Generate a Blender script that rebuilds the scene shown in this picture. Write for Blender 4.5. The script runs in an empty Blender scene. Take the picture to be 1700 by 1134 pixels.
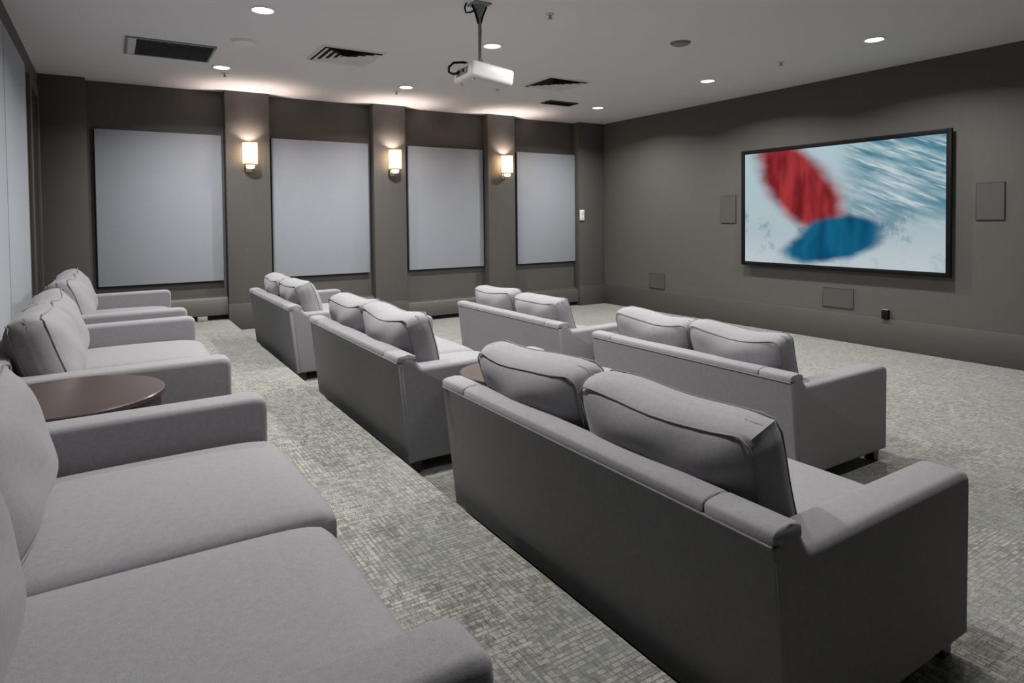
import bpy, bmesh, math, random
from mathutils import Vector, Matrix

# ------------------------------------------------------------------ camera
S = bpy.context.scene
COL = S.collection
FPX, CY = 1061.3, 392.4                       # focal length and principal row in a 1700 x 1134 frame
yaw, pit, rol = math.radians(32.14), math.radians(-1.563), math.radians(-0.603)
CAM = Vector((0.0, 0.0, 1.4875))
fw = Vector((math.sin(yaw)*math.cos(pit), math.cos(yaw)*math.cos(pit), math.sin(pit)))
rt = Vector((math.cos(yaw), -math.sin(yaw), 0)); up = rt.cross(fw)
rt, up = rt*math.cos(rol) + up*math.sin(rol), -rt*math.sin(rol) + up*math.cos(rol)
cam = bpy.data.cameras.new('camera'); camo = bpy.data.objects.new('camera', cam); COL.objects.link(camo)
cam.sensor_width = 36; cam.lens = FPX/1700*36; cam.shift_y = (CY-567)/1700; cam.clip_start = 0.02
m = Matrix((rt, up, -fw)).transposed().to_4x4(); m.translation = CAM
camo.matrix_world = m
S.camera = camo

# ------------------------------------------------------------------ world, exposure
w = bpy.data.worlds.new('world'); S.world = w; w.use_nodes = True
w.node_tree.nodes['Background'].inputs[0].default_value = (0.5, 0.52, 0.56, 1)
w.node_tree.nodes['Background'].inputs[1].default_value = 0.05
S.view_settings.view_transform = 'Standard'; S.view_settings.look = 'None'
S.view_settings.gamma = 1; S.view_settings.use_curve_mapping = False
S.view_settings.exposure = 0.0
DOWN_W = 50.0          # watts of each recessed downlight
SCONCE_W = 34.0         # watts of each wall sconce
SCREEN_E = 0.8         # brightness of the lit screen

# ------------------------------------------------------------------ measures (metres)
ZC = 3.1125            # ceiling
T2, PF = 0.134, 0.269  # middle tier, rear platform
XR, XS = -0.63, 7.30   # rear wall, screen wall
YR, YP = 8.75, 8.58    # back of the recesses, face of the pilasters
YN = -2.2              # wall behind the camera
XE1, XE2 = 1.235, 2.50 # edges of the platform and of the middle tier
PIL = [(XR, -0.2), (1.23, 1.75), (3.13, 3.605), (4.97, 5.46), (6.745, XS)]
REC = [(-0.2, 1.23, PF), (1.75, 3.13, T2), (3.605, 4.97, 0), (5.46, 6.745, 0)]

# ------------------------------------------------------------------ node helper
class N:
    def __init__(s, name):
        s.m = bpy.data.materials.new(name); s.m.use_nodes = True
        s.t = s.m.node_tree; s.t.nodes.clear()
        s.out = s.t.nodes.new('ShaderNodeOutputMaterial')
    def node(s, typ, ins=None, **at):
        n = s.t.nodes.new(typ)
        for k, v in at.items(): setattr(n, k, v)
        for k, v in (ins or {}).items():
            if isinstance(v, bpy.types.NodeSocket): s.t.links.new(v, n.inputs[k])
            else: n.inputs[k].default_value = v
        return n
    def math(s, op, a, b=0.0, c=0.0):
        return s.node('ShaderNodeMath', {0: a, 1: b, 2: c}, operation=op).outputs[0]
    def mix(s, f, a, b, bt='MIX'):
        n = s.node('ShaderNodeMix', None, data_type='RGBA', blend_type=bt)
        for i, v in ((0, f), (6, a), (7, b)):
            if isinstance(v, bpy.types.NodeSocket): s.t.links.new(v, n.inputs[i])
            else: n.inputs[i].default_value = v if i == 0 else (*v[:3], 1)
        return n.outputs[2]
    def ss(s, x, a, b):
        return s.node('ShaderNodeMapRange', {0: x, 1: a, 2: b, 3: 0.0, 4: 1.0}, interpolation_type='SMOOTHSTEP').outputs[0]
    def obj(s): return s.node('ShaderNodeTexCoord').outputs['Object']
    def gen(s): return s.node('ShaderNodeTexCoord').outputs['Generated']
    def map(s, v, sc=(1,1,1), ro=(0,0,0), lo=(0,0,0)):
        return s.node('ShaderNodeMapping', {0: v, 'Location': lo, 'Rotation': ro, 'Scale': sc}).outputs[0]
    def noise(s, v, sc, det=2.0, rough=0.5):
        return s.node('ShaderNodeTexNoise', {'Vector': v, 'Scale': sc, 'Detail': det, 'Roughness': rough}).outputs[0]
    def bsdf(s, col, rough=0.6, bump=None, bs=0.2, bd=0.01, **kw):
        b = s.node('ShaderNodeBsdfPrincipled')
        for k, v in (('Base Color', col), ('Roughness', rough)):
            if isinstance(v, bpy.types.NodeSocket): s.t.links.new(v, b.inputs[k])
            else: b.inputs[k].default_value = (*v[:3], 1) if k == 'Base Color' else v
        for k, v in kw.items():
            k = k.replace('_', ' ')
            b.inputs[k].default_value = v
        if bump is not None:
            n = s.node('ShaderNodeBump', {'Strength': bs, 'Distance': bd, 'Height': bump})
            s.t.links.new(n.outputs[0], b.inputs['Normal'])
        s.t.links.new(b.outputs[0], s.out.inputs[0])
        return s.m
def plain(name, col, rough=0.6, var=0.06, sc=14, **kw):
    q = N(name); n = q.noise(q.obj(), sc, 3)
    c = q.mix(n, [x*(1-var) for x in col], [min(1, x*(1+var)) for x in col])
    return q.bsdf(c, rough, **kw)
def fabric(name, col, k=1.0):
    q = N(name); o = q.obj()
    fine = q.noise(o, 420, 2, .7); mid = q.noise(o, 60, 3, .6); big = q.noise(o, 5, 2)
    c = q.mix(q.ss(fine, .3, .7), [x*.86 for x in col], [x*1.12 for x in col])
    c = q.mix(q.math('MULTIPLY', q.ss(mid, .35, .65), .35), c, q.mix(.12, c, (.62, .60, .66)))
    c = q.mix(q.math('MULTIPLY', q.ss(big, .3, .7), .12), c, [x*1.1 for x in (col[0]*1.02, col[1], col[2]*.97)])
    h = q.math('ADD', fine, q.math('MULTIPLY', mid, .2))
    return q.bsdf(c, .92, h, .25*k, .002, Sheen_Weight=.12, Sheen_Roughness=.5, Specular_IOR_Level=.15)
def wallmat(name, col, grain=True):
    q = N(name); o = q.obj()
    g = q.noise(q.map(o, (90, 90, 3)), 1.0, 3, .6); b = q.noise(o, 1.6, 3)
    c = q.mix(g, [x*.88 for x in col], [x*1.12 for x in col])
    c = q.mix(q.math('MULTIPLY', b, .25), c, [x*.85 for x in col])
    return q.bsdf(c, .62, g, .12, .003, Specular_IOR_Level=.3)
def emit(name, col, st):
    q = N(name); e = q.node('ShaderNodeEmission', {0: (*col, 1), 1: st})
    q.t.links.new(e.outputs[0], q.out.inputs[0]); return q.m

def carpet():
    q = N('carpet'); o = q.obj()
    # quarter-turned carpet tiles of half a metre
    chk = q.node('ShaderNodeTexChecker', {0: o, 1: (0, 0, 0, 1), 2: (1, 1, 1, 1), 3: 2.0}).outputs[1]
    def weave(v):
        b1 = q.node('ShaderNodeTexBrick', {'Vector': v, 'Color1': (.2, .2, .2, 1), 'Color2': (1, 1, 1, 1), 'Mortar': (0, 0, 0, 1),
             'Scale': 1.0, 'Mortar Size': .0026, 'Mortar Smooth': .9, 'Bias': .1, 'Brick Width': .027, 'Row Height': .0185}, offset=.23, squash=1.7, squash_frequency=3)
        s1 = q.ss(q.noise(q.map(v, (9, 120, 1)), 1.0, 2), .54, .66)
        s2 = q.ss(q.noise(q.map(v, (80, 9, 1), (0, 0, 0), (3, 7, 0)), 1.0, 2), .54, .64)
        d1 = q.ss(q.noise(q.map(v, (130, 16, 1), (0, 0, 0), (9, 1, 0)), 1.0, 2), .55, .66)
        x = q.math('MULTIPLY', b1.outputs[0], .75)
        x = q.math('ADD', x, q.math('MULTIPLY', s1, .42)); x = q.math('ADD', x, q.math('MULTIPLY', s2, .22))
        return q.math('SUBTRACT', x, q.math('MULTIPLY', d1, .4))
    a = weave(o); b = weave(q.map(o, (1, 1, 1), (0, 0, math.pi/2)))
    n = q.node('ShaderNodeMix', None, data_type='FLOAT')
    for i, v in ((0, chk), (2, a), (3, b)): q.t.links.new(v, n.inputs[i])
    h = n.outputs[0]
    pile = q.noise(o, 190, 3, .75)
    h2 = q.math('ADD', h, q.math('MULTIPLY', q.math('SUBTRACT', pile, .5), 1.5))
    c = q.mix(q.ss(h2, -.2, 1.15), (.066, .067, .058), (.33, .335, .29))
    patch = q.noise(o, 2.3, 2)
    c = q.mix(q.math('MULTIPLY', q.ss(patch, .42, .62), .35), c, (.17, .18, .18))
    c = q.mix(q.math('MULTIPLY', chk, .12), c, (.10, .105, .10))
    return q.bsdf(c, .95, h2, .5, .006, Specular_IOR_Level=.1, Sheen_Weight=.45, Sheen_Roughness=.45)

def screenmat():
    q = N('lit_screen'); g = q.gen(); sp = q.node('ShaderNodeSeparateXYZ', {0: g})
    u = q.math('SUBTRACT', 1.0, sp.outputs[1]); v = sp.outputs[2]
    uv = q.node('ShaderNodeCombineXYZ', {0: u, 1: v, 2: 0.0}).outputs[0]
    # wind-blown snow, streaked away from the middle
    uvr = q.map(uv, (1.7, 1, 1), (0, 0, math.radians(24)))
    st = q.noise(q.map(uvr, (1.6, 13, 1)), 1.0, 4, .6)
    st2 = q.noise(q.map(uvr, (2.6, 24, 1), (0, 0, 0), (5, 2, 0)), 1.0, 3, .6)
    ridge = q.noise(q.map(uv, (8, 3.5, 1), (0, 0, math.radians(10)), (1.3, 4.1, 0)), 1.0, 4, .65)
    c = q.mix(v, (.50, .58, .63), (.50, .66, .72))
    right = q.math('MULTIPLY', q.ss(u, .5, .68), q.ss(v, .25, .55))
    c = q.mix(q.math('MULTIPLY', right, q.ss(st, .28, .62)), c, (.07, .24, .33))
    c = q.mix(q.math('MULTIPLY', q.math('MULTIPLY', right, q.ss(st2, .5, .66)), .8), c, (.75, .85, .86))
    low = q.math('MULTIPLY', q.ss(v, .58, .35), q.ss(ridge, .52, .66))
    c = q.mix(q.math('MULTIPLY', low, .75), c, (.15, .28, .36))
    c = q.mix(q.math('MULTIPLY', q.ss(v, .3, .02), .6), c, (.66, .74, .78))
    # two blurred sheets of cloth blowing across: plain red and plain blue
    wob = q.math('MULTIPLY', q.math('SUBTRACT', q.noise(uv, 3.2, 3), .5), .30)
    fold = q.noise(q.map(uv, (11, 2, 1), (0, 0, math.radians(-32))), 1.0, 2)
    def blob(cu, cv, ru, rv, deg, f=.38):
        ca, sa = math.cos(math.radians(deg)), math.sin(math.radians(deg))
        du = q.math('MULTIPLY', q.math('SUBTRACT', u, cu), 1.7); dv = q.math('SUBTRACT', v, cv)
        x = q.math('DIVIDE', q.math('ADD', q.math('MULTIPLY', du, ca), q.math('MULTIPLY', dv, sa)), ru)
        y = q.math('DIVIDE', q.math('SUBTRACT', q.math('MULTIPLY', dv, ca), q.math('MULTIPLY', du, sa)), rv)
        r = q.math('ADD', q.math('SQRT', q.math('ADD', q.math('MULTIPLY', x, x), q.math('MULTIPLY', y, y))), q.math('MULTIPLY', wob, 3.0))
        return q.ss(r, 1+f, 1-f)
    red = blob(.32, .70, .56, .25, -46, .3)
    c = q.mix(red, c, q.mix(q.ss(fold, .3, .7), (.17, .012, .016), (.44, .045, .05)))
    blue = blob(.50, .22, .42, .18, 16, .2)
    c = q.mix(blue, c, q.mix(q.ss(fold, .3, .7), (.004, .08, .17), (.010, .14, .27)))
    e = q.node('ShaderNodeEmission', {0: c, 1: SCREEN_E})
    q.t.links.new(e.outputs[0], q.out.inputs[0]); return q.m

def shademat():
    q = N('sconce_glass')
    tr = q.node('ShaderNodeBsdfTranslucent', {0: (1, .90, .74, 1)})
    em = q.node('ShaderNodeEmission', {0: (1, .86, .62, 1), 1: .9})
    ad = q.node('ShaderNodeAddShader', {0: tr.outputs[0], 1: em.outputs[0]})
    q.t.links.new(ad.outputs[0], q.out.inputs[0]); return q.m

M = dict(
    sofa=fabric('sofa_fabric', (.203, .201, .212)),
    cushion=fabric('cushion_fabric', (.210, .208, .218), 1.2),
    pipe=fabric('piping_fabric', (.165, .161, .173)),
    wood=plain('dark_wood', (.020, .013, .011), .35, .3, 20),
    tabletop=plain('brown_table_top', (.062, .043, .040), .28, .2, 9),
    wall=wallmat('taupe_wall', (.094, .089, .082)),
    trim=plain('taupe_trim', (.070, .066, .060), .5),
    panel=fabric('panel_fabric', (.30, .322, .362), .25),
    ceil=plain('ceiling_paint', (.73, .715, .75), .9, .02, 3),
    white=plain('white_plastic', (.78, .78, .77), .4, .03),
    offwhite=plain('off_white_metal', (.60, .59, .58), .45, .03),
    grey=plain('grey_metal', (.22, .23, .235), .45, .08),
    dark=plain('cavity_shade', (.012, .012, .013), .8),  # near-black that stands in for the shade inside gaps and openings
    black=plain('black_plastic', (.004, .004, .005), .6, Specular_IOR_Level=.15),
    grille=plain('taupe_grille', (.064, .06, .055), .7, .2, 300),
    chrome=plain('brushed_metal', (.55, .54, .52), .3, .05, Metallic=.9),
    gold=plain('brass', (.75, .48, .12), .3, .05, Metallic=.7),
    lamp=emit('downlight_lens', (1, .98, .94), 7.0),
    beige=plain('beige_box', (.30, .27, .24), .6),
    carpet=carpet(), screen=screenmat(), shade=shademat())

# ------------------------------------------------------------------ mesh helpers
def link(name, me, mat, parent=None):
    o = bpy.data.objects.new(name, me); COL.objects.link(o)
    if mat is not None and not me.materials: me.materials.append(M[mat])
    if parent is not None: o.parent = parent
    return o
def finish(bm, name, angle=40):
    bmesh.ops.recalc_face_normals(bm, faces=bm.faces)
    me = bpy.data.meshes.new(name); bm.to_mesh(me); bm.free()
    for p in me.polygons: p.use_smooth = True
    me.set_sharp_from_angle(angle=math.radians(angle))
    return me
def box(bm, x0, x1, y0, y1, z0, z1, bev=0.0, seg=2):
    r = bmesh.ops.create_cube(bm, size=1.0)
    vs = r['verts']
    for v in vs:
        v.co = Vector((x0 + (v.co.x+.5)*(x1-x0), y0 + (v.co.y+.5)*(y1-y0), z0 + (v.co.z+.5)*(z1-z0)))
    if bev > 0:
        es = list({e for v in vs for e in v.link_edges})
        bmesh.ops.bevel(bm, geom=es, offset=bev, segments=seg, profile=.5, affect='EDGES')
def cyl(bm, p0, p1, r0, r1=None, n=24, caps=True):
    p0, p1 = Vector(p0), Vector(p1); r1 = r0 if r1 is None else r1
    d = (p1-p0).normalized(); a = d.orthogonal().normalized(); b = d.cross(a)
    R = [[bm.verts.new(p + (a*math.cos(t)+b*math.sin(t))*r) for t in [2*math.pi*i/n for i in range(n)]] for p, r in ((p0, r0), (p1, r1))]
    for i in range(n): bm.faces.new((R[0][i], R[0][(i+1) % n], R[1][(i+1) % n], R[1][i]))
    if caps: bm.faces.new(R[0][::-1]); bm.faces.new(R[1])
def lathe(bm, prof, c=(0, 0, 0), n=32, close=False):
    rings = []
    for r, z in prof:
        if r < 1e-5: rings.append([bm.verts.new((c[0], c[1], c[2]+z))])
        else: rings.append([bm.verts.new((c[0]+r*math.cos(2*math.pi*i/n), c[1]+r*math.sin(2*math.pi*i/n), c[2]+z)) for i in range(n)])
    if close: rings.append(rings[0])
    for A, B in zip(rings, rings[1:]):
        for i in range(n):
            j = (i+1) % n
            if len(A) == 1 and len(B) == 1: continue
            if len(A) == 1: bm.faces.new((A[0], B[j], B[i]))
            elif len(B) == 1: bm.faces.new((A[i], A[j], B[0]))
            else: bm.faces.new((A[i], A[j], B[j], B[i]))
def tube(bm, pts, r, n=8, closed=False):
    pts = [Vector(p) for p in pts]; k = len(pts); rings = []; prev = None
    for i in range(k):
        if closed: t = pts[(i+1) % k]-pts[i-1]
        else: t = pts[min(i+1, k-1)]-pts[max(i-1, 0)]
        t.normalize()
        a = (prev - t*prev.dot(t)) if prev is not None else t.orthogonal()
        a.normalize(); prev = a; b = t.cross(a)
        rings.append([bm.verts.new(pts[i] + (a*math.cos(2*math.pi*j/n)+b*math.sin(2*math.pi*j/n))*r) for j in range(n)])
    for i in range(k if closed else k-1):
        A, B = rings[i], rings[(i+1) % k]
        off = 0
        if closed and i == k-1:
            off = min(range(n), key=lambda o: (A[0].co-B[o].co).length)
        for j in range(n): bm.faces.new((A[j], A[(j+1) % n], B[(j+1+off) % n], B[(j+off) % n]))
    if not closed: bm.faces.new(rings[0][::-1]); bm.faces.new(rings[-1])
def prism(bm, prof, y0, y1, bev=0.0, seg=3):
    A = [bm.verts.new((x, y0, z)) for x, z in prof]; B = [bm.verts.new((x, y1, z)) for x, z in prof]
    n = len(prof); fa = bm.faces.new(A); fb = bm.faces.new(B[::-1])
    for i in range(n): bm.faces.new((A[i], B[i], B[(i+1) % n], A[(i+1) % n]))
    if bev > 0:
        bmesh.ops.bevel(bm, geom=list(fa.edges)+list(fb.edges), offset=bev, segments=seg, profile=.5, affect='EDGES', clamp_overlap=True)
def mesh(fn, name, angle=40):
    bm = bmesh.new(); fn(bm); return finish(bm, name, angle)
def add(name, mat, fn, parent=None, angle=40): return link(name, mesh(fn, name, angle), mat, parent)
def empty(name, loc=(0, 0, 0), rz=0.0):
    o = bpy.data.objects.new(name, None); COL.objects.link(o); o.location = loc; o.rotation_euler = (0, 0, rz)
    o.empty_display_size = .1; return o
def tag(o, label, cat, group=None):
    o['label'] = label; o['category'] = cat
    if group: o['group'] = group
    return o
def structure(o, label=None):
    o['kind'] = 'structure'
    if label: o['label'] = label
    return o
def copy_tree(o, parent=None):
    c = o.copy(); COL.objects.link(c); c.parent = parent
    for ch in list(o.children): copy_tree(ch, c)
    return c

# ------------------------------------------------------------------ room shell
structure(add('floor', 'carpet', lambda b: box(b, XE2, XS, YN, YR, -.2, 0)), 'pale grey-green patterned carpet on the lowest level by the screen')
structure(add('floor_middle_tier', 'carpet', lambda b: box(b, XE1, XE2, YN, YR, -.2, T2, .012)), 'carpeted middle step under the second row of sofas')
structure(add('floor_rear_platform', 'carpet', lambda b: box(b, XR, XE1, YN, YR, -.2, PF, .012)), 'carpeted rear platform with the aisle in front of the back row')
structure(add('ceiling', 'ceil', lambda b: box(b, XR-.2, XS+.2, YN-.2, YR+.2, ZC, ZC+.2)), 'flat pale grey painted ceiling')
structure(add('wall_rear', 'wall', lambda b: box(b, XR-.2, XR, YN-.2, YR+.2, -.2, ZC)), 'dark taupe wall behind the back row')
structure(add('wall_screen', 'wall', lambda b: box(b, XS, XS+.2, YN-.2, YR+.2, -.2, ZC)), 'dark taupe wall that carries the screen')
structure(add('wall_near', 'wall', lambda b: box(b, XR, XS, YN-.2, YN, -.2, ZC)))
wf = structure(add('wall_far', 'wall', lambda b: box(b, XR, XS, YR, YR+.2, -.2, ZC)), 'dark taupe wall with recesses between pilasters')
for k, ((a, b_), zb, lab) in enumerate(zip(PIL, (PF, T2, 0, 0, 0), ('dark pilaster in the left corner of the far wall', 'pilaster carrying the left wall lamp',
        'pilaster carrying the middle wall lamp', 'pilaster carrying the right wall lamp', 'dark pilaster in the far right corner, with the thermostat'))):
    p = structure(add('trim_%d' % (k+1), 'wall', lambda b: box(b, a, b_, YP, YR, 0, ZC, .006)), lab)
    add('plinth', 'trim', lambda b: box(b, a-(0 if a == XR else .006), min(b_+.006, XS), YP-.014, YP+.05, zb, zb+.33, .005), p)
structure(add('baseboard_screen', 'trim', lambda b: box(b, XS-.022, XS+.01, YN, YP-.015, 0, .332, .005)), 'tall dark taupe baseboard under the screen')
# rear wall doorway: flat dark slab stands in for the shade of the opening
d = structure(add('door_1', 'dark', lambda b: box(b, XR-.01, XR+.006, 7.56, 8.22, PF, 2.80)), 'doorway in the corner of the rear wall, its dark recess painted flat')
for y0, y1, z0, z1 in ((7.46, 7.56, PF, 2.90), (8.22, 8.32, PF, 2.90), (7.56, 8.22, 2.80, 2.90)):
    add('door_trim', 'trim', lambda b: box(b, XR-.01, XR+.03, y0, y1, z0, z1, .004), d)

# ------------------------------------------------------------------ wall panels
def panel(x0, x1, label):
    t = tag(empty('acoustic_panel', ((x0+x1)/2, YR-.001, .755)), label, 'wall panel', 'white panels in the far wall recesses')
    wd = x1-x0
    add('panel_face', 'panel', lambda b: box(b, -wd/2, wd/2, -.060, -.030, 0, 1.81, .006), t)
    add('shadow_backing', 'dark', lambda b: box(b, -wd/2-.012, wd/2-.02, -.030, 0, -.014, 1.80), t)  # dark rim past the face at left and bottom paints the shadow gap
panel(-.130, 1.195, 'white fabric wall panel nearest the left corner, behind the back row')
panel(1.790, 3.090, 'white fabric wall panel between the first and second wall lamps')
panel(3.690, 4.940, 'white fabric wall panel between the second and third wall lamps')
panel(5.570, 6.740, 'white fabric wall panel nearest the screen, beside the thermostat')
def rpanel(y0, y1, label):
    t = tag(empty('acoustic_panel', (XR+.001, (y0+y1)/2, .75)), label, 'wall panel', 'tall panels on the rear wall')
    wd = y1-y0
    add('panel_face', 'panel', lambda b: box(b, .03, .055, -wd/2, wd/2, 0, 2.08, .006), t)
    add('shadow_backing', 'dark', lambda b: box(b, 0, .03, -wd/2+.01, wd/2-.01, .01, 2.07), t)
rpanel(5.44, 6.73, 'tall white panel on the left wall, next to the dark doorway')
rpanel(4.12, 5.40, 'tall white panel at the very left edge of the picture')

# low boxed heater covers in the recesses
for (x0, x1, zb), lab in zip(REC, ('taupe boxed baseboard cover under the leftmost white panel', 'taupe boxed baseboard cover hidden low behind the second row sofas',
        'taupe boxed baseboard cover under the third white panel', 'taupe boxed baseboard cover under the panel nearest the screen')):
    t = tag(empty('baseboard_cover', ((x0+x1)/2, YR, zb)), lab, 'baseboard cover', 'boxed covers in the far wall recesses')
    h = (x1-x0)/2-.004
    add('cover_front', 'trim', lambda b: prism(b, [(-.13, .065), (-.13, .255), (-.105, .285), (-.004, .30), (-.004, .065)], -h, h, .004, 1), t).rotation_euler = (0, 0, math.pi/2)
    add('toe_recess', 'dark', lambda b: box(b, -h, h, -.06, -.004, .0, .066), t)  # dark block stands in for the shade in the gap under the cover
t = tag(empty('floor_outlet', (.93, YR-.135, PF)), 'small beige outlet box on the floor under the leftmost panel', 'outlet box')
add('outlet_body', 'beige', lambda b: box(b, -.055, .055, -.012, .06, 0, .06, .004), t)
add('outlet_plate', 'beige', lambda b: box(b, -.03, .03, -.016, -.011, .012, .048, .002), t)

# ------------------------------------------------------------------ sofas
L0 = 1.70
ARM = .135
def arm_profile():
    p = [(.070, .072), (.018, .600), (.020, .622), (.032, .636), (.050, .639), (.070, .638)]
    for i in range(11):
        f = i/10; s = f*f*(3-2*f)
        p.append((.080+.066*f, .635 - .060*s))
    p += [(.19, .574), (.5, .577), (.90, .580), (.932, .574), (.945, .560), (.948, .535), (.944, .072)]
    return p
def loft(bm, prof, y0, y1, r, seg=4):
    # side panel: the outline drawn in towards both faces along a quarter circle
    n = len(prof)
    area = sum(prof[i][0]*prof[(i+1) % n][1]-prof[(i+1) % n][0]*prof[i][1] for i in range(n))
    sg = 1 if area > 0 else -1
    nor = []
    for i in range(n):
        (ax, az), (bx, bz), (cx, cz) = prof[i-1], prof[i], prof[(i+1) % n]
        d1 = Vector((bx-ax, bz-az)).normalized(); d2 = Vector((cx-bx, cz-bz)).normalized()
        n1 = Vector((-d1.y, d1.x))*sg; n2 = Vector((-d2.y, d2.x))*sg
        b = (n1+n2); b = b/max(.5, b.dot(n1)) ; nor.append(b)
    rings = []
    for k in range(2*seg+2):
        if k <= seg: a = math.pi/2*(1-k/seg); y = y0+r-r*math.sin(a)
        else: a = math.pi/2*((k-seg-1)/seg); y = y1-r+r*math.sin(a)
        o = r*(1-math.cos(a))
        rings.append([bm.verts.new((prof[i][0]+nor[i].x*o, y, prof[i][1]+nor[i].y*o)) for i in range(n)])
    for A, B in zip(rings, rings[1:]):
        for i in range(n): bm.faces.new((A[i], A[(i+1) % n], B[(i+1) % n], B[i]))
    bm.faces.new(rings[0]); bm.faces.new(rings[-1][::-1])
def cushion_bm(bm, wy, hz, tx, seed, puff=.036, r=.075, pleat=.012, sag=.035, lump=.008, n=26, pinch=1.0):
    """boxed cushion, centre at origin: tx thick (x), wy wide (y), hz tall (z)"""
    rnd = random.Random(seed)
    ph = [rnd.uniform(0, 6.28) for _ in range(12)]
    ear = [rnd.uniform(.3, 1.0) for _ in range(4)]
    bmesh.ops.create_cube(bm, size=2.0)
    bmesh.ops.subdivide_edges(bm, edges=bm.edges[:], cuts=n, use_grid_fill=True)
    hx, hy, hzz = tx/2, wy/2, hz/2
    def warp(c):
        y, z = c.y/hy, c.z/hzz
        f = max(0, 1-y*y)*max(0, 1-z*z)
        q = Vector(c)
        q.x += (1 if c.x > 0 else -1)*puff*f**.7*min(1, abs(c.x)/(hx*.5)) * (1+.15*math.sin(2.3*y+ph[0]))
        q.x -= pinch*.42*c.x*(abs(y)**5*.5+abs(z)**5*.45)                         # pinched towards the rim
        q.z += sag*(abs(y)**2.2 - .55)*(.5+.5*z) if z > -.2 else 0           # the top sags in the middle, corners stand up
        q.y *= 1 - pinch*(.035*(1-z*z) - .02*max(0, z))
        # soft lumps
        q.x += lump*math.sin(4.1*c.y/wy*3+ph[1]+2*z)*math.cos(3*z+ph[2])*f**.3
        q.z += lump*.9*math.sin(6.5*y*.5+ph[3])*max(0, z)
        # gathered pleats at the four corners of both faces
        for k, (sy, sz) in enumerate(((1, 1), (-1, 1), (1, -1), (-1, -1))):
            dy, dz = sy-y, sz-z; d = math.hypot(dy*wy, dz*hz)
            fall = math.exp(-(d/.10)**2)
            th = math.atan2(dz*hz, dy*wy+1e-6)
            q.x += pleat*fall*math.sin(9*th+ph[4+k])*(1 if c.x > 0 else -1)*1.3
            q.z -= sz*.018*fall*(1-ear[k]); q.y -= sy*.014*fall*(1-ear[k])
            q.y += sy*.010*fall*ear[k]*math.sin(7*th+ph[5+k])
        return q
    for v in bm.verts:
        c = v.co
        core = Vector((max(-1, min(1, c.x))*(hx-r), max(-1, min(1, c.y))*(hy-r), max(-1, min(1, c.z))*(hzz-r)))
        # spread the grid so the rounded rim keeps enough faces
        nrm = Vector((c.x**5, c.y**5, c.z**5)).normalized()
        v.co = warp(core + nrm*r)
    return warp
def seam_loop(warp, wy, hz, tx, r, side):
    hx, hy, hz2 = tx/2-r*.28, wy/2-r*.28, hz/2-r*.28
    pts = []; rc = .055
    cs = [(hy-rc, hz2-rc, 0), (-(hy-rc), hz2-rc, 90), (-(hy-rc), -(hz2-rc), 180), (hy-rc, -(hz2-rc), 270)]
    for k, (cy, cz, a0) in enumerate(cs):
        for i in range(5):
            a = math.radians(a0+i*22.5); pts.append(Vector((side*hx, cy+rc*math.cos(a), cz+rc*math.sin(a))))
        ny, nz, na = cs[(k+1) % 4]
        a = math.radians(a0+90); p = Vector((side*hx, cy+rc*math.cos(a), cz+rc*math.sin(a)))
        a = math.radians(na); e = Vector((side*hx, ny+rc*math.cos(a), nz+rc*math.sin(a)))
        for i in range(1, 8): pts.append(p.lerp(e, i/8))
    return [warp(p) for p in pts]
CUSH = {}
def back_cushion(seed, wy):
    key = (seed, wy)
    if key in CUSH: return CUSH[key]
    bm = bmesh.new(); wp = cushion_bm(bm, wy, .42, .19, seed)
    me = finish(bm, 'back_cushion', 60); me.materials.append(M['cushion'])
    bm = bmesh.new()
    for s in (-1, 1): tube(bm, seam_loop(wp, wy, .42, .19, .075, s), .0030, 6, True)
    pm = finish(bm, 'piping', 60); pm.materials.append(M['pipe'])
    CUSH[key] = (me, pm); return CUSH[key]
def seat_mesh(wy):
    if ('s', wy) in CUSH: return CUSH[('s', wy)]
    bm = bmesh.new()
    cushion_bm(bm, .79, .155, wy, 5, puff=0, r=.045, pleat=0, sag=0, lump=0, n=20, pinch=0)   # axes turned below
    for v in bm.verts:
        x, y, z = v.co
        X, Y, Z = y, x, z
        f = max(0, 1-(X/.40)**2)*max(0, 1-(Y/(wy/2))**2)
        if Z > 0: Z += .022*f**.6
        v.co = (X, Y, Z)
    me = finish(bm, 'seat_cushion', 60); me.materials.append(M['sofa'])
    CUSH[('s', wy)] = me; return me
FRAME = {}
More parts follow.
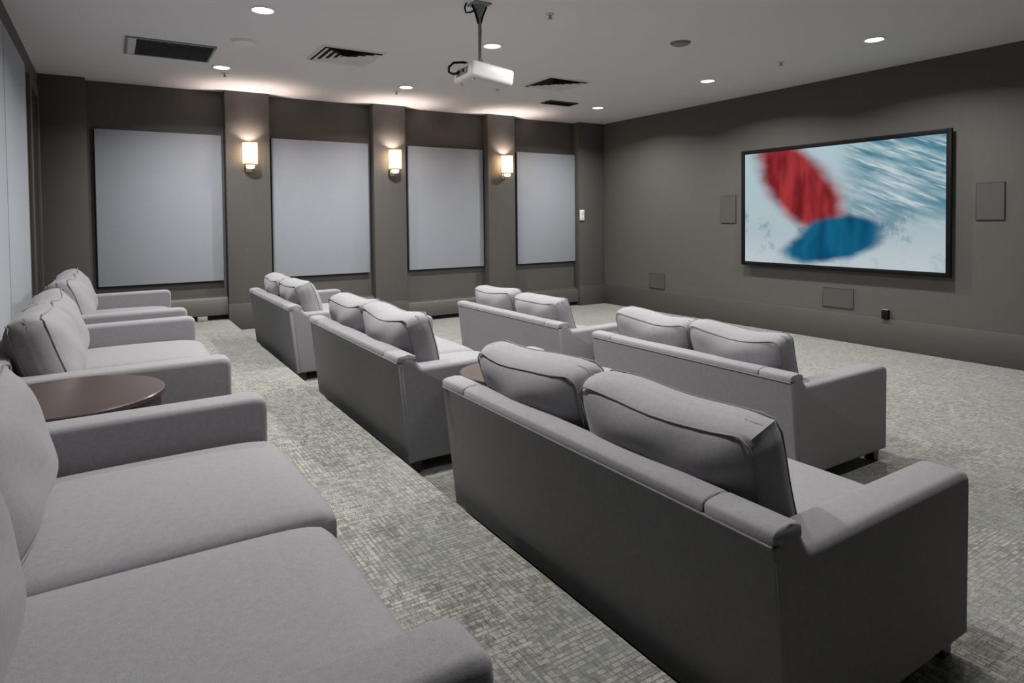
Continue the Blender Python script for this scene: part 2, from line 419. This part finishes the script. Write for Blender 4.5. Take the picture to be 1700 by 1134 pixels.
def frame_meshes(L):
    if L in FRAME: return FRAME[L]
    h = L/2; d = {}
    d['arm'] = mesh(lambda b: loft(b, arm_profile(), -ARM/2, ARM/2, .024), 'arm', 50)
    d['back_panel'] = mesh(lambda b: prism(b, [(.056, .072), (.0, .606), (.03, .606), (.086, .072)], -h+.004, h-.004, .008, 3), 'back_panel')
    d['backrest'] = mesh(lambda b: box(b, .088, .108, -h+ARM, h-ARM, .10, .620, .010, 3), 'backrest')
    def cap(y0, y1):
        return lambda b: prism(b, [(-.004, .612), (-.004, .634), (.004, .643), (.025, .648), (.06, .649), (.088, .646), (.102, .637), (.106, .62), (.104, .606), (.03, .606)], y0, y1, .007, 2)
    d['cap_mid'] = mesh(cap(-h+.205, h-.205), 'back_cap'); d['cap_end'] = mesh(cap(-.1, .1), 'back_cap')
    d['piping'] = mesh(lambda b: tube(b, [(-.002, -h+.006, .608), (-.002, 0, .608), (-.002, h-.006, .608)], .0045, 8), 'piping')
    d['base'] = mesh(lambda b: box(b, .090, .915, -h+ARM, h-ARM, .075, .30, .012), 'base')
    d['leg'] = mesh(lambda b: prism(b, [(-.03, .078), (.03, .078), (.025, 0), (-.025, 0)], -.03, .03, .003, 1), 'leg')
    for k, v in d.items():
        v.materials.append(M['wood' if k == 'leg' else 'pipe' if k == 'piping' else 'sofa'])
    FRAME[L] = d; return d
def sofa(xb, y0, y1, zb, label, group, seeds=(1, 2), poke=(0, 0), lean=14.5, rots=(0, 0), cx=.216):
    L = round(y1-y0, 3); h = L/2; D = frame_meshes(L)
    t = tag(empty('loveseat_sofa', (xb, (y0+y1)/2, zb)), label, 'sofa', group)
    for s in (-1, 1):
        link('arm', D['arm'], None, t).location = (0, s*(h-ARM/2), 0)
        link('back_cap', D['cap_end'], None, t).location = (0, s*(h-.1-.002), 0)
        for x in (.115, .895): link('leg', D['leg'], None, t).location = (x, s*(h-.07), 0)
    link('back_panel', D['back_panel'], None, t); link('backrest', D['backrest'], None, t)
    link('back_cap', D['cap_mid'], None, t); link('piping', D['piping'], None, t); link('base', D['base'], None, t)
    wi = (L-2*ARM)/2
    for i, s in enumerate((-1, 1)):
        sm = seat_mesh(round(wi-.004, 3))
        c = link('seat_cushion', sm, None, t); c.location = (.555+poke[i], s*wi/2, .365); c.rotation_euler = (0, 0, math.radians(rots[i]))
        me, pm = back_cushion(seeds[i], round(wi+.005, 3))
        c = link('back_cushion', me, None, t); c.location = (cx, s*wi/2, .617 + (seeds[i] % 3)*.006)
        c.rotation_euler = (math.radians((seeds[i] % 5-2)*.8), math.radians(-lean-(seeds[i] % 4)*1.2), math.radians((seeds[i] % 3-1)*2.0))
        link('piping', pm, None, c)
    return t
G1, G2, G3 = 'back row sofas', 'middle row sofas', 'front row sofas'
sofa(-.475, .80, 2.57, PF, 'grey two-seat sofa nearest the viewer at lower left, on the rear platform', G1, (4, 6), (.0, .03), 14, (0, 2), .182)
sofa(-.475, 3.25, 4.90, PF, 'grey two-seat sofa in the back row, beyond the brown drum table', G1, (1, 9), (0, .03), 16, (0, 0), .205)
sofa(-.475, 5.30, 6.95, PF, 'grey two-seat sofa in the far left corner by the leftmost white panel', G1, (3, 7))
sofa(1.243, .885, 2.575, T2, 'grey two-seat sofa in the right foreground, its dark back to the aisle', G2, (2, 11))
sofa(1.243, 3.10, 4.82, T2, 'grey two-seat sofa in the middle of the second row, back to the aisle', G2, (8, 5))
sofa(1.243, 5.47, 7.24, T2, 'grey two-seat sofa at the far end of the second row, with bunched cushions', G2, (10, 12))
sofa(3.01, 2.045, 3.69, 0, 'grey two-seat sofa in the front row, nearer of the two, below the screen', G3, (13, 14))
sofa(3.01, 4.10, 5.86, 0, 'grey two-seat sofa in the front row, farther of the two, by the panelled wall', G3, (15, 16))

# ------------------------------------------------------------------ drum side tables
def drum(x, y, z, r, h, label):
    t = tag(empty('drum_table', (x, y, z)), label, 'side table', 'round drum side tables between sofas')
    add('table_top', 'tabletop', lambda b: lathe(b, [(0, h-.022), (r-.004, h-.022), (r, h-.018), (r, h-.004), (r-.004, h), (0, h)], n=48), t)
    add('drum_body', 'wood', lambda b: lathe(b, [(0, .015), (r-.02, .015), (r-.014, .03), (r-.014, h-.03), (r-.02, h-.0225), (0, h-.0225)], n=48), t)
    add('base_ring', 'wood', lambda b: lathe(b, [(0, 0), (r-.035, 0), (r-.035, .0155), (0, .0155)], n=40), t)
drum(-.15, 2.912, PF, .322, .573, 'round dark brown drum table between the two nearest back row sofas')
drum(1.74, 2.838, T2, .245, .56, 'reddish brown round drum table wedged behind the foreground sofa cushions')
drum(3.47, 3.895, 0, .19, .54, 'dark round drum table in the narrow gap between the front row sofas')

# ------------------------------------------------------------------ screen wall
t = tag(empty('projection_screen', (XS, 4.392, 1.60)), 'wide black-framed screen showing wind-blown snow with red and blue cloth', 'screen')
W2, H2 = 1.272, .761
fr = .048
for nm, b4 in (('frame_side', (-W2, -W2+fr, -H2, H2)), ('frame_side', (W2-fr, W2, -H2, H2)), ('frame_rail', (-W2+fr, W2-fr, H2-fr, H2)), ('frame_rail', (-W2+fr, W2-fr, -H2, -H2+fr))):
    add(nm, 'black', lambda b: box(b, -.085, -.045, b4[0], b4[1], b4[2], b4[3], .004), t)
add('screen_surface', 'screen', lambda b: box(b, -.062, -.052, -W2+fr-.003, W2-fr+.003, -H2+fr-.003, H2-fr+.003), t)
add('mounting_frame', 'black', lambda b: box(b, -.046, 0, -W2+.10, W2-.10, -H2+.10, H2-.10), t)
def inwall(y0, y1, z0, z1, label):
    t = tag(empty('in_wall_speaker', (XS, (y0+y1)/2, (z0+z1)/2)), label, 'speaker', 'grilles set into the screen wall')
    a, b2 = (y1-y0)/2, (z1-z0)/2
    add('grille', 'grille', lambda b: box(b, -.012, -.004, -a+.008, a-.008, -b2+.008, b2-.008), t)
    for q in ((-a, a, b2-.009, b2), (-a, a, -b2, -b2+.009), (-a, -a+.009, -b2+.009, b2-.009), (a-.009, a, -b2+.009, b2-.009)):
        add('grille_rim', 'grille', lambda b: box(b, -.015, 0, *q, .002, 1), t)
    add('speaker_box', 'dark', lambda b: box(b, -.0045, 0, -a+.009, a-.009, -b2+.009, b2-.009), t)
inwall(5.812, 6.07, 1.40, 1.785, 'taupe in-wall speaker grille to the left of the screen')
inwall(2.688, 2.935, 1.43, 1.80, 'taupe in-wall speaker grille to the right of the screen')
inwall(4.166, 4.546, .40, .63, 'wide taupe speaker grille low under the middle of the screen')
inwall(7.15, 7.49, .37, .61, 'faint taupe speaker grille low on the screen wall near the corner')
t = tag(empty('wall_jack', (XS, 3.79, .335)), 'small black box standing on the baseboard below the screen', 'wall jack')
add('jack_body', 'black', lambda b: box(b, -.05, 0, -.036, .036, -.002, .095, .006), t)
add('jack_cap', 'grey', lambda b: box(b, -.045, -.003, -.03, .03, .0955, .104, .003), t)

t = tag(empty('thermostat', (6.79, YP, 1.54)), 'white thermostat on the pilaster beside the last white panel', 'thermostat')
add('thermostat_body', 'white', lambda b: box(b, -.042, .042, -.03, 0, -.09, .09, .006), t)
add('thermostat_display', 'offwhite', lambda b: box(b, -.026, .026, -.033, -.0295, .005, .06, .002), t)
add('thermostat_button', 'offwhite', lambda b: box(b, -.012, .012, -.034, -.0295, -.05, -.03, .003), t)

# ------------------------------------------------------------------ sconces
def sconce(x, label):
    t = tag(empty('wall_sconce', (x, YP, 2.20)), label, 'wall lamp', 'lit sconces on the pilasters')
    cy, r = -.115, .085
    add('backplate', 'chrome', lambda b: box(b, -.04, .04, -.015, 0, -.09, .10, .006), t)
    add('bracket', 'chrome', lambda b: tube(b, [(0, -.012, -.02), (0, -.05, -.045), (0, -.09, -.045), (0, cy, -.03)], .009, 10), t)
    add('lamp_holder', 'shade', lambda b: lathe(b, [(0, -.055), (.035, -.055), (.048, -.045), (.052, -.008), (0, -.008)], (0, cy, 0)), t)
    sh = add('glass_shade', 'shade', lambda b: lathe(b, [(r, .0), (r, .27), (r-.004, .27), (r-.004, .0)], (0, cy, 0), 40, True), t)
    for z0 in (-.006, .262):
        add('brass_ring', 'gold', lambda b: lathe(b, [(r-.006, z0), (r+.004, z0), (r+.004, z0+.012), (r-.006, z0+.012)], (0, cy, 0), 40, True), sh)
    add('shade_floor', 'offwhite', lambda b: lathe(b, [(0, -.008), (r-.006, -.008), (r-.006, -.002), (0, -.002)], (0, cy, 0), 32), t)
    l = bpy.data.lights.new('sconce_bulb', 'POINT'); l.energy = SCONCE_W; l.color = (1, .82, .72); l.shadow_soft_size = .03
    lo = bpy.data.objects.new('sconce_bulb', l); COL.objects.link(lo); lo.parent = t; lo.location = (0, cy, .195)
sconce(1.492, 'lit cream sconce on the pilaster nearest the left corner')
sconce(3.40, 'lit cream sconce on the middle pilaster, between the second and third panels')
sconce(5.245, 'lit cream sconce on the pilaster nearest the screen wall')

# ------------------------------------------------------------------ recessed downlights
def downlight(x, y, label, k=1.0):
    t = tag(empty('downlight', (x, y, ZC)), label, 'ceiling light', 'recessed ceiling downlights')
    add('trim_ring', 'white', lambda b: lathe(b, [(.078, 0), (.098, 0), (.098, -.005), (.092, -.009), (.08, -.010), (.076, -.004)], n=40, close=True), t)
    add('lens', 'lamp', lambda b: lathe(b, [(0, -.004), (.0765, -.004), (.0765, -.001), (0, -.001)], n=40), t)
    l = bpy.data.lights.new('downlight_led', 'AREA'); l.shape = 'DISK'; l.size = .15; l.energy = DOWN_W*k; l.color = (1, .975, .95); l.spread = 2.6
    lo = bpy.data.objects.new('downlight_led', l); COL.objects.link(lo); lo.parent = t; lo.location = (0, 0, -.014)
for x, y, lab in (
    (1.03, 7.33, 'lit round downlight above the left wall lamp, beside the slatted vent'),
    (3.10, 7.33, 'lit round downlight in the row above the far wall, middle one'),
    (6.12, 7.33, 'lit round downlight closest to the far right corner of the ceiling'),
    (1.03, 5.20, 'lit round downlight at the top left, nearest the viewer'),
    (3.07, 5.20, 'lit round downlight just behind the projector'),
    (6.08, 5.25, 'lit round downlight near the screen wall, left of the black frame'),
    (6.02, 3.25, 'lit round downlight at the upper right, above the screen'),
    (1.03, 3.20, 'added unseen downlight overhead, above the front edge of the rear platform'),  # this and the next are out of view, added to brighten the near sofas
    (3.05, 3.20, 'added unseen downlight overhead, above the middle row and front row gap')):
    downlight(x, y, lab, 1.2 if (x, y) == (1.03, 3.20) else 1.0)
for x, lab in ((1.03, 'added unseen dim downlight overhead, above the sofa nearest the viewer'), (3.05, 'added unseen dim downlight overhead, in front of the foreground sofa'),  # unseen row continuing the grid, added as dim fill for the nearest sofas
               (6.02, 'added unseen dim downlight near the screen wall, beyond the right edge of the picture')):
    downlight(x, 1.15, lab, .42 if x < 2 else .22)

# ------------------------------------------------------------------ ceiling fittings
def round_speaker(x, y, r, mat, label):
    t = tag(empty('ceiling_speaker', (x, y, ZC)), label, 'ceiling speaker')
    add('speaker_rim', mat, lambda b: lathe(b, [(r-.012, 0), (r, 0), (r, -.006), (r-.004, -.010), (r-.012, -.008)], n=40, close=True), t)
    add('speaker_grille', mat, lambda b: lathe(b, [(0, -.03), (r*.6, -.027), (r*.85, -.018), (r-.012, -.006), (r-.012, -.001), (0, -.001)], n=40), t)
round_speaker(1.06, 6.19, .11, 'white', 'round white disc in the ceiling between two downlights on the left')
round_speaker(4.54, 4.24, .095, 'grey', 'round grey ceiling speaker to the right of the projector')
def sprinkler(x, y, label):
    t = tag(empty('sprinkler', (x, y, ZC)), label, 'sprinkler', 'sprinkler heads in the ceiling')
    add('escutcheon', 'offwhite', lambda b: lathe(b, [(0, 0), (.036, 0), (.034, -.006), (.02, -.012), (0, -.012)], n=24), t)
    add('sprinkler_stem', 'grey', lambda b: cyl(b, (0, 0, -.011), (0, 0, -.035), .008, n=12), t)
    add('deflector', 'grey', lambda b: lathe(b, [(0, -.034), (.018, -.034), (.020, -.038), (0, -.038)], n=16), t)
sprinkler(3.0, 4.17, 'small sprinkler head in the ceiling at the top, right of the projector mount')
sprinkler(6.03, 4.23, 'small dark sprinkler head in the ceiling above the left end of the screen')
sprinkler(3.10, 7.64, 'small sprinkler head beside the middle far-row downlight')
sprinkler(1.10, 7.62, 'small sprinkler head beside the downlight above the left wall lamp')

def bar_grille(x0, x1, y0, y1, label, mat='grey', plate=True):
    t = tag(empty('ceiling_vent', ((x0+x1)/2, (y0+y1)/2, ZC)), label, 'vent', 'ceiling air vents')
    a, b2 = (x1-x0)/2, (y1-y0)/2
    add('plenum', 'dark', lambda b: box(b, -a+.01, a-.01, -b2+.01, b2-.01, -.003, -.0005), t)
    for q in ((-a, a, -b2, -b2+.022), (-a, a, b2-.022, b2), (-a, -a+.022, -b2+.022, b2-.022), (a-.022, a, -b2+.022, b2-.022)):
        add('vent_frame', mat, lambda b: box(b, *q, -.014, 0, .003, 1), t)
    x_in = -a+.022
    if plate:
        add('blank_plate', 'offwhite', lambda b: box(b, -a+.022, -a+.085, -b2+.022, b2-.022, -.012, -.002, .002, 1), t); x_in = -a+.085
    n = max(4, int((b2*2-.044)/.048)); step = (b2*2-.044)/n
    me = None
    for i in range(n):
        y = -b2+.022+step*(i+.5)
        if me is None:
            me = mesh(lambda b: box(b, x_in, a-.022, -.015, .015, -.0012, .0012), 'slat'); me.materials.append(M[mat])
        s = link('slat', me, None, t); s.location = (0, y, -.011); s.rotation_euler = (math.radians(28), 0, 0)
bar_grille(.15, .88, 6.50, 7.15, 'dark slatted rectangular ceiling vent near the left corner')
bar_grille(5.15, 5.64, 7.17, 7.41, 'small brownish slatted vent near the far right corner', 'grille', False)
def diffuser(x, y, s, label):
    t = tag(empty('ceiling_diffuser', (x, y, ZC)), label, 'vent', 'square ceiling diffusers')
    add('plenum', 'dark', lambda b: box(b, -s+.01, s-.01, -s+.01, s-.01, -.003, -.0005), t)
    def ring(r0, z0, r1, z1, th=.003):
        def f(b):
            A = [[b.verts.new((sx*r, sy*r, z)) for sx, sy in ((-1, -1), (1, -1), (1, 1), (-1, 1))] for r, z in ((r0, z0), (r1, z1), (r1-th, z1+.001), (r0-th, z0+.001))]
            for k in range(4):
                P, Q = A[k], A[(k+1) % 4]
                for i in range(4): b.faces.new((P[i], P[(i+1) % 4], Q[(i+1) % 4], Q[i]))
        return f
    add('outer_frame', 'offwhite', ring(s, -.001, s-.03, -.012), t)
    for k in range(4):
        r = s-.045-k*.062
        add('louver', 'offwhite', ring(r, -.020, r-.042, -.005), t)
    rc = s-.045-4*.062+.02
    add('centre_plate', 'offwhite', lambda b: box(b, -rc, rc, -rc, rc, -.02, -.014, .003, 1), t)
diffuser(2.01, 6.25, .315, 'square metal air diffuser in the ceiling left of the projector')
diffuser(4.60, 6.285, .31, 'square metal air diffuser in the ceiling right of the projector')

# ------------------------------------------------------------------ projector
PX, PY = 2.40, 4.25
t = tag(empty('projector', (PX, PY, ZC)), 'white video projector hanging on a thin pole from the ceiling', 'projector')
PB = (.03, .0, -.545)
bo = add('projector_body', 'white', lambda b: box(b, -.18, .18, -.165, .165, -.062, .062, .028, 4), t)
bo.location = PB; bo.rotation_euler = (0, math.radians(8), math.radians(-3))
def onb(n, mat, fn): return add(n, mat, fn, bo)
onb('bottom_cover', 'offwhite', lambda b: box(b, -.155, .155, -.14, .14, -.0655, -.0615, .002, 1))
onb('lens_barrel', 'black', lambda b: cyl(b, (.17, -.07, 0), (.192, -.07, 0), .042, .038, 32))
onb('lens_glass', 'grey', lambda b: lathe(b, [(0, .004), (.02, .003), (.034, 0), (0, 0)], n=24)).matrix_local = Matrix.Translation((.192, -.07, 0)) @ Matrix.Rotation(math.pi/2, 4, 'Y')
for x, y in ((-.13, -.11), (-.13, .11), (.13, 0)):
    onb('foot', 'offwhite', lambda b: cyl(b, (x, y, -.063), (x, y, -.079), .016, .013, 16))
onb('port_panel', 'grey', lambda b: box(b, -.183, -.178, -.10, .10, -.03, .025, .002, 1))
for i, y in enumerate((-.075, -.03, .02, .065)):
    onb('port', 'black' if i % 2 else 'chrome', lambda b: cyl(b, (-.182, y, 0), (-.190, y, 0), .012, n=14))
onb('top_bracket', 'chrome', lambda b: box(b, -.06, .06, -.05, .05, .061, .073, .003, 1))
onb('power_cable', 'black', lambda b: tube(b, [(-.186, .02, 0), (-.22, .06, -.02), (-.245, .10, .0), (-.245, .11, .04), (-.22, .09, .075), (-.16, .05, .085), (-.09, .02, .078)], .009, 8))
add('knuckle', 'chrome', lambda b: (box(b, -.022, .022, -.022, .022, -.50, -.44, .005), cyl(b, (0, -.03, -.465), (0, .03, -.465), .012, n=16)), t)
add('pole', 'grey', lambda b: cyl(b, (0, 0, -.45), (0, 0, -.06), .0115, n=16), t)
add('ceiling_plate', 'grey', lambda b: box(b, -.07, .07, -.07, .07, -.012, 0, .003, 1), t)
add('pole_socket', 'grey', lambda b: cyl(b, (0, 0, -.10), (0, 0, -.011), .016, .045, 20), t)
for dx, dy in ((-.062, .0), (.062, .0)):
    add('brace', 'black', lambda b: tube(b, [(dx, dy, -.014), (dx*.5, dy*.5, -.08), (dx*.15, dy*.15, -.15)], .008, 8), t)
add('mount_cable', 'black', lambda b: tube(b, [(-.10, .02, -.002), (-.115, .02, -.04), (-.105, .02, -.075), (-.07, .01, -.07), (-.03, .0, -.045)], .007, 8), t)
add('signal_cable', 'grey', lambda b: tube(b, [(.016, .012, -.09), (.020, .012, -.2), (.014, .012, -.32), (.016, .012, -.40), (.035, .01, -.45), (.05, 0, -.49)], .005, 6), t)
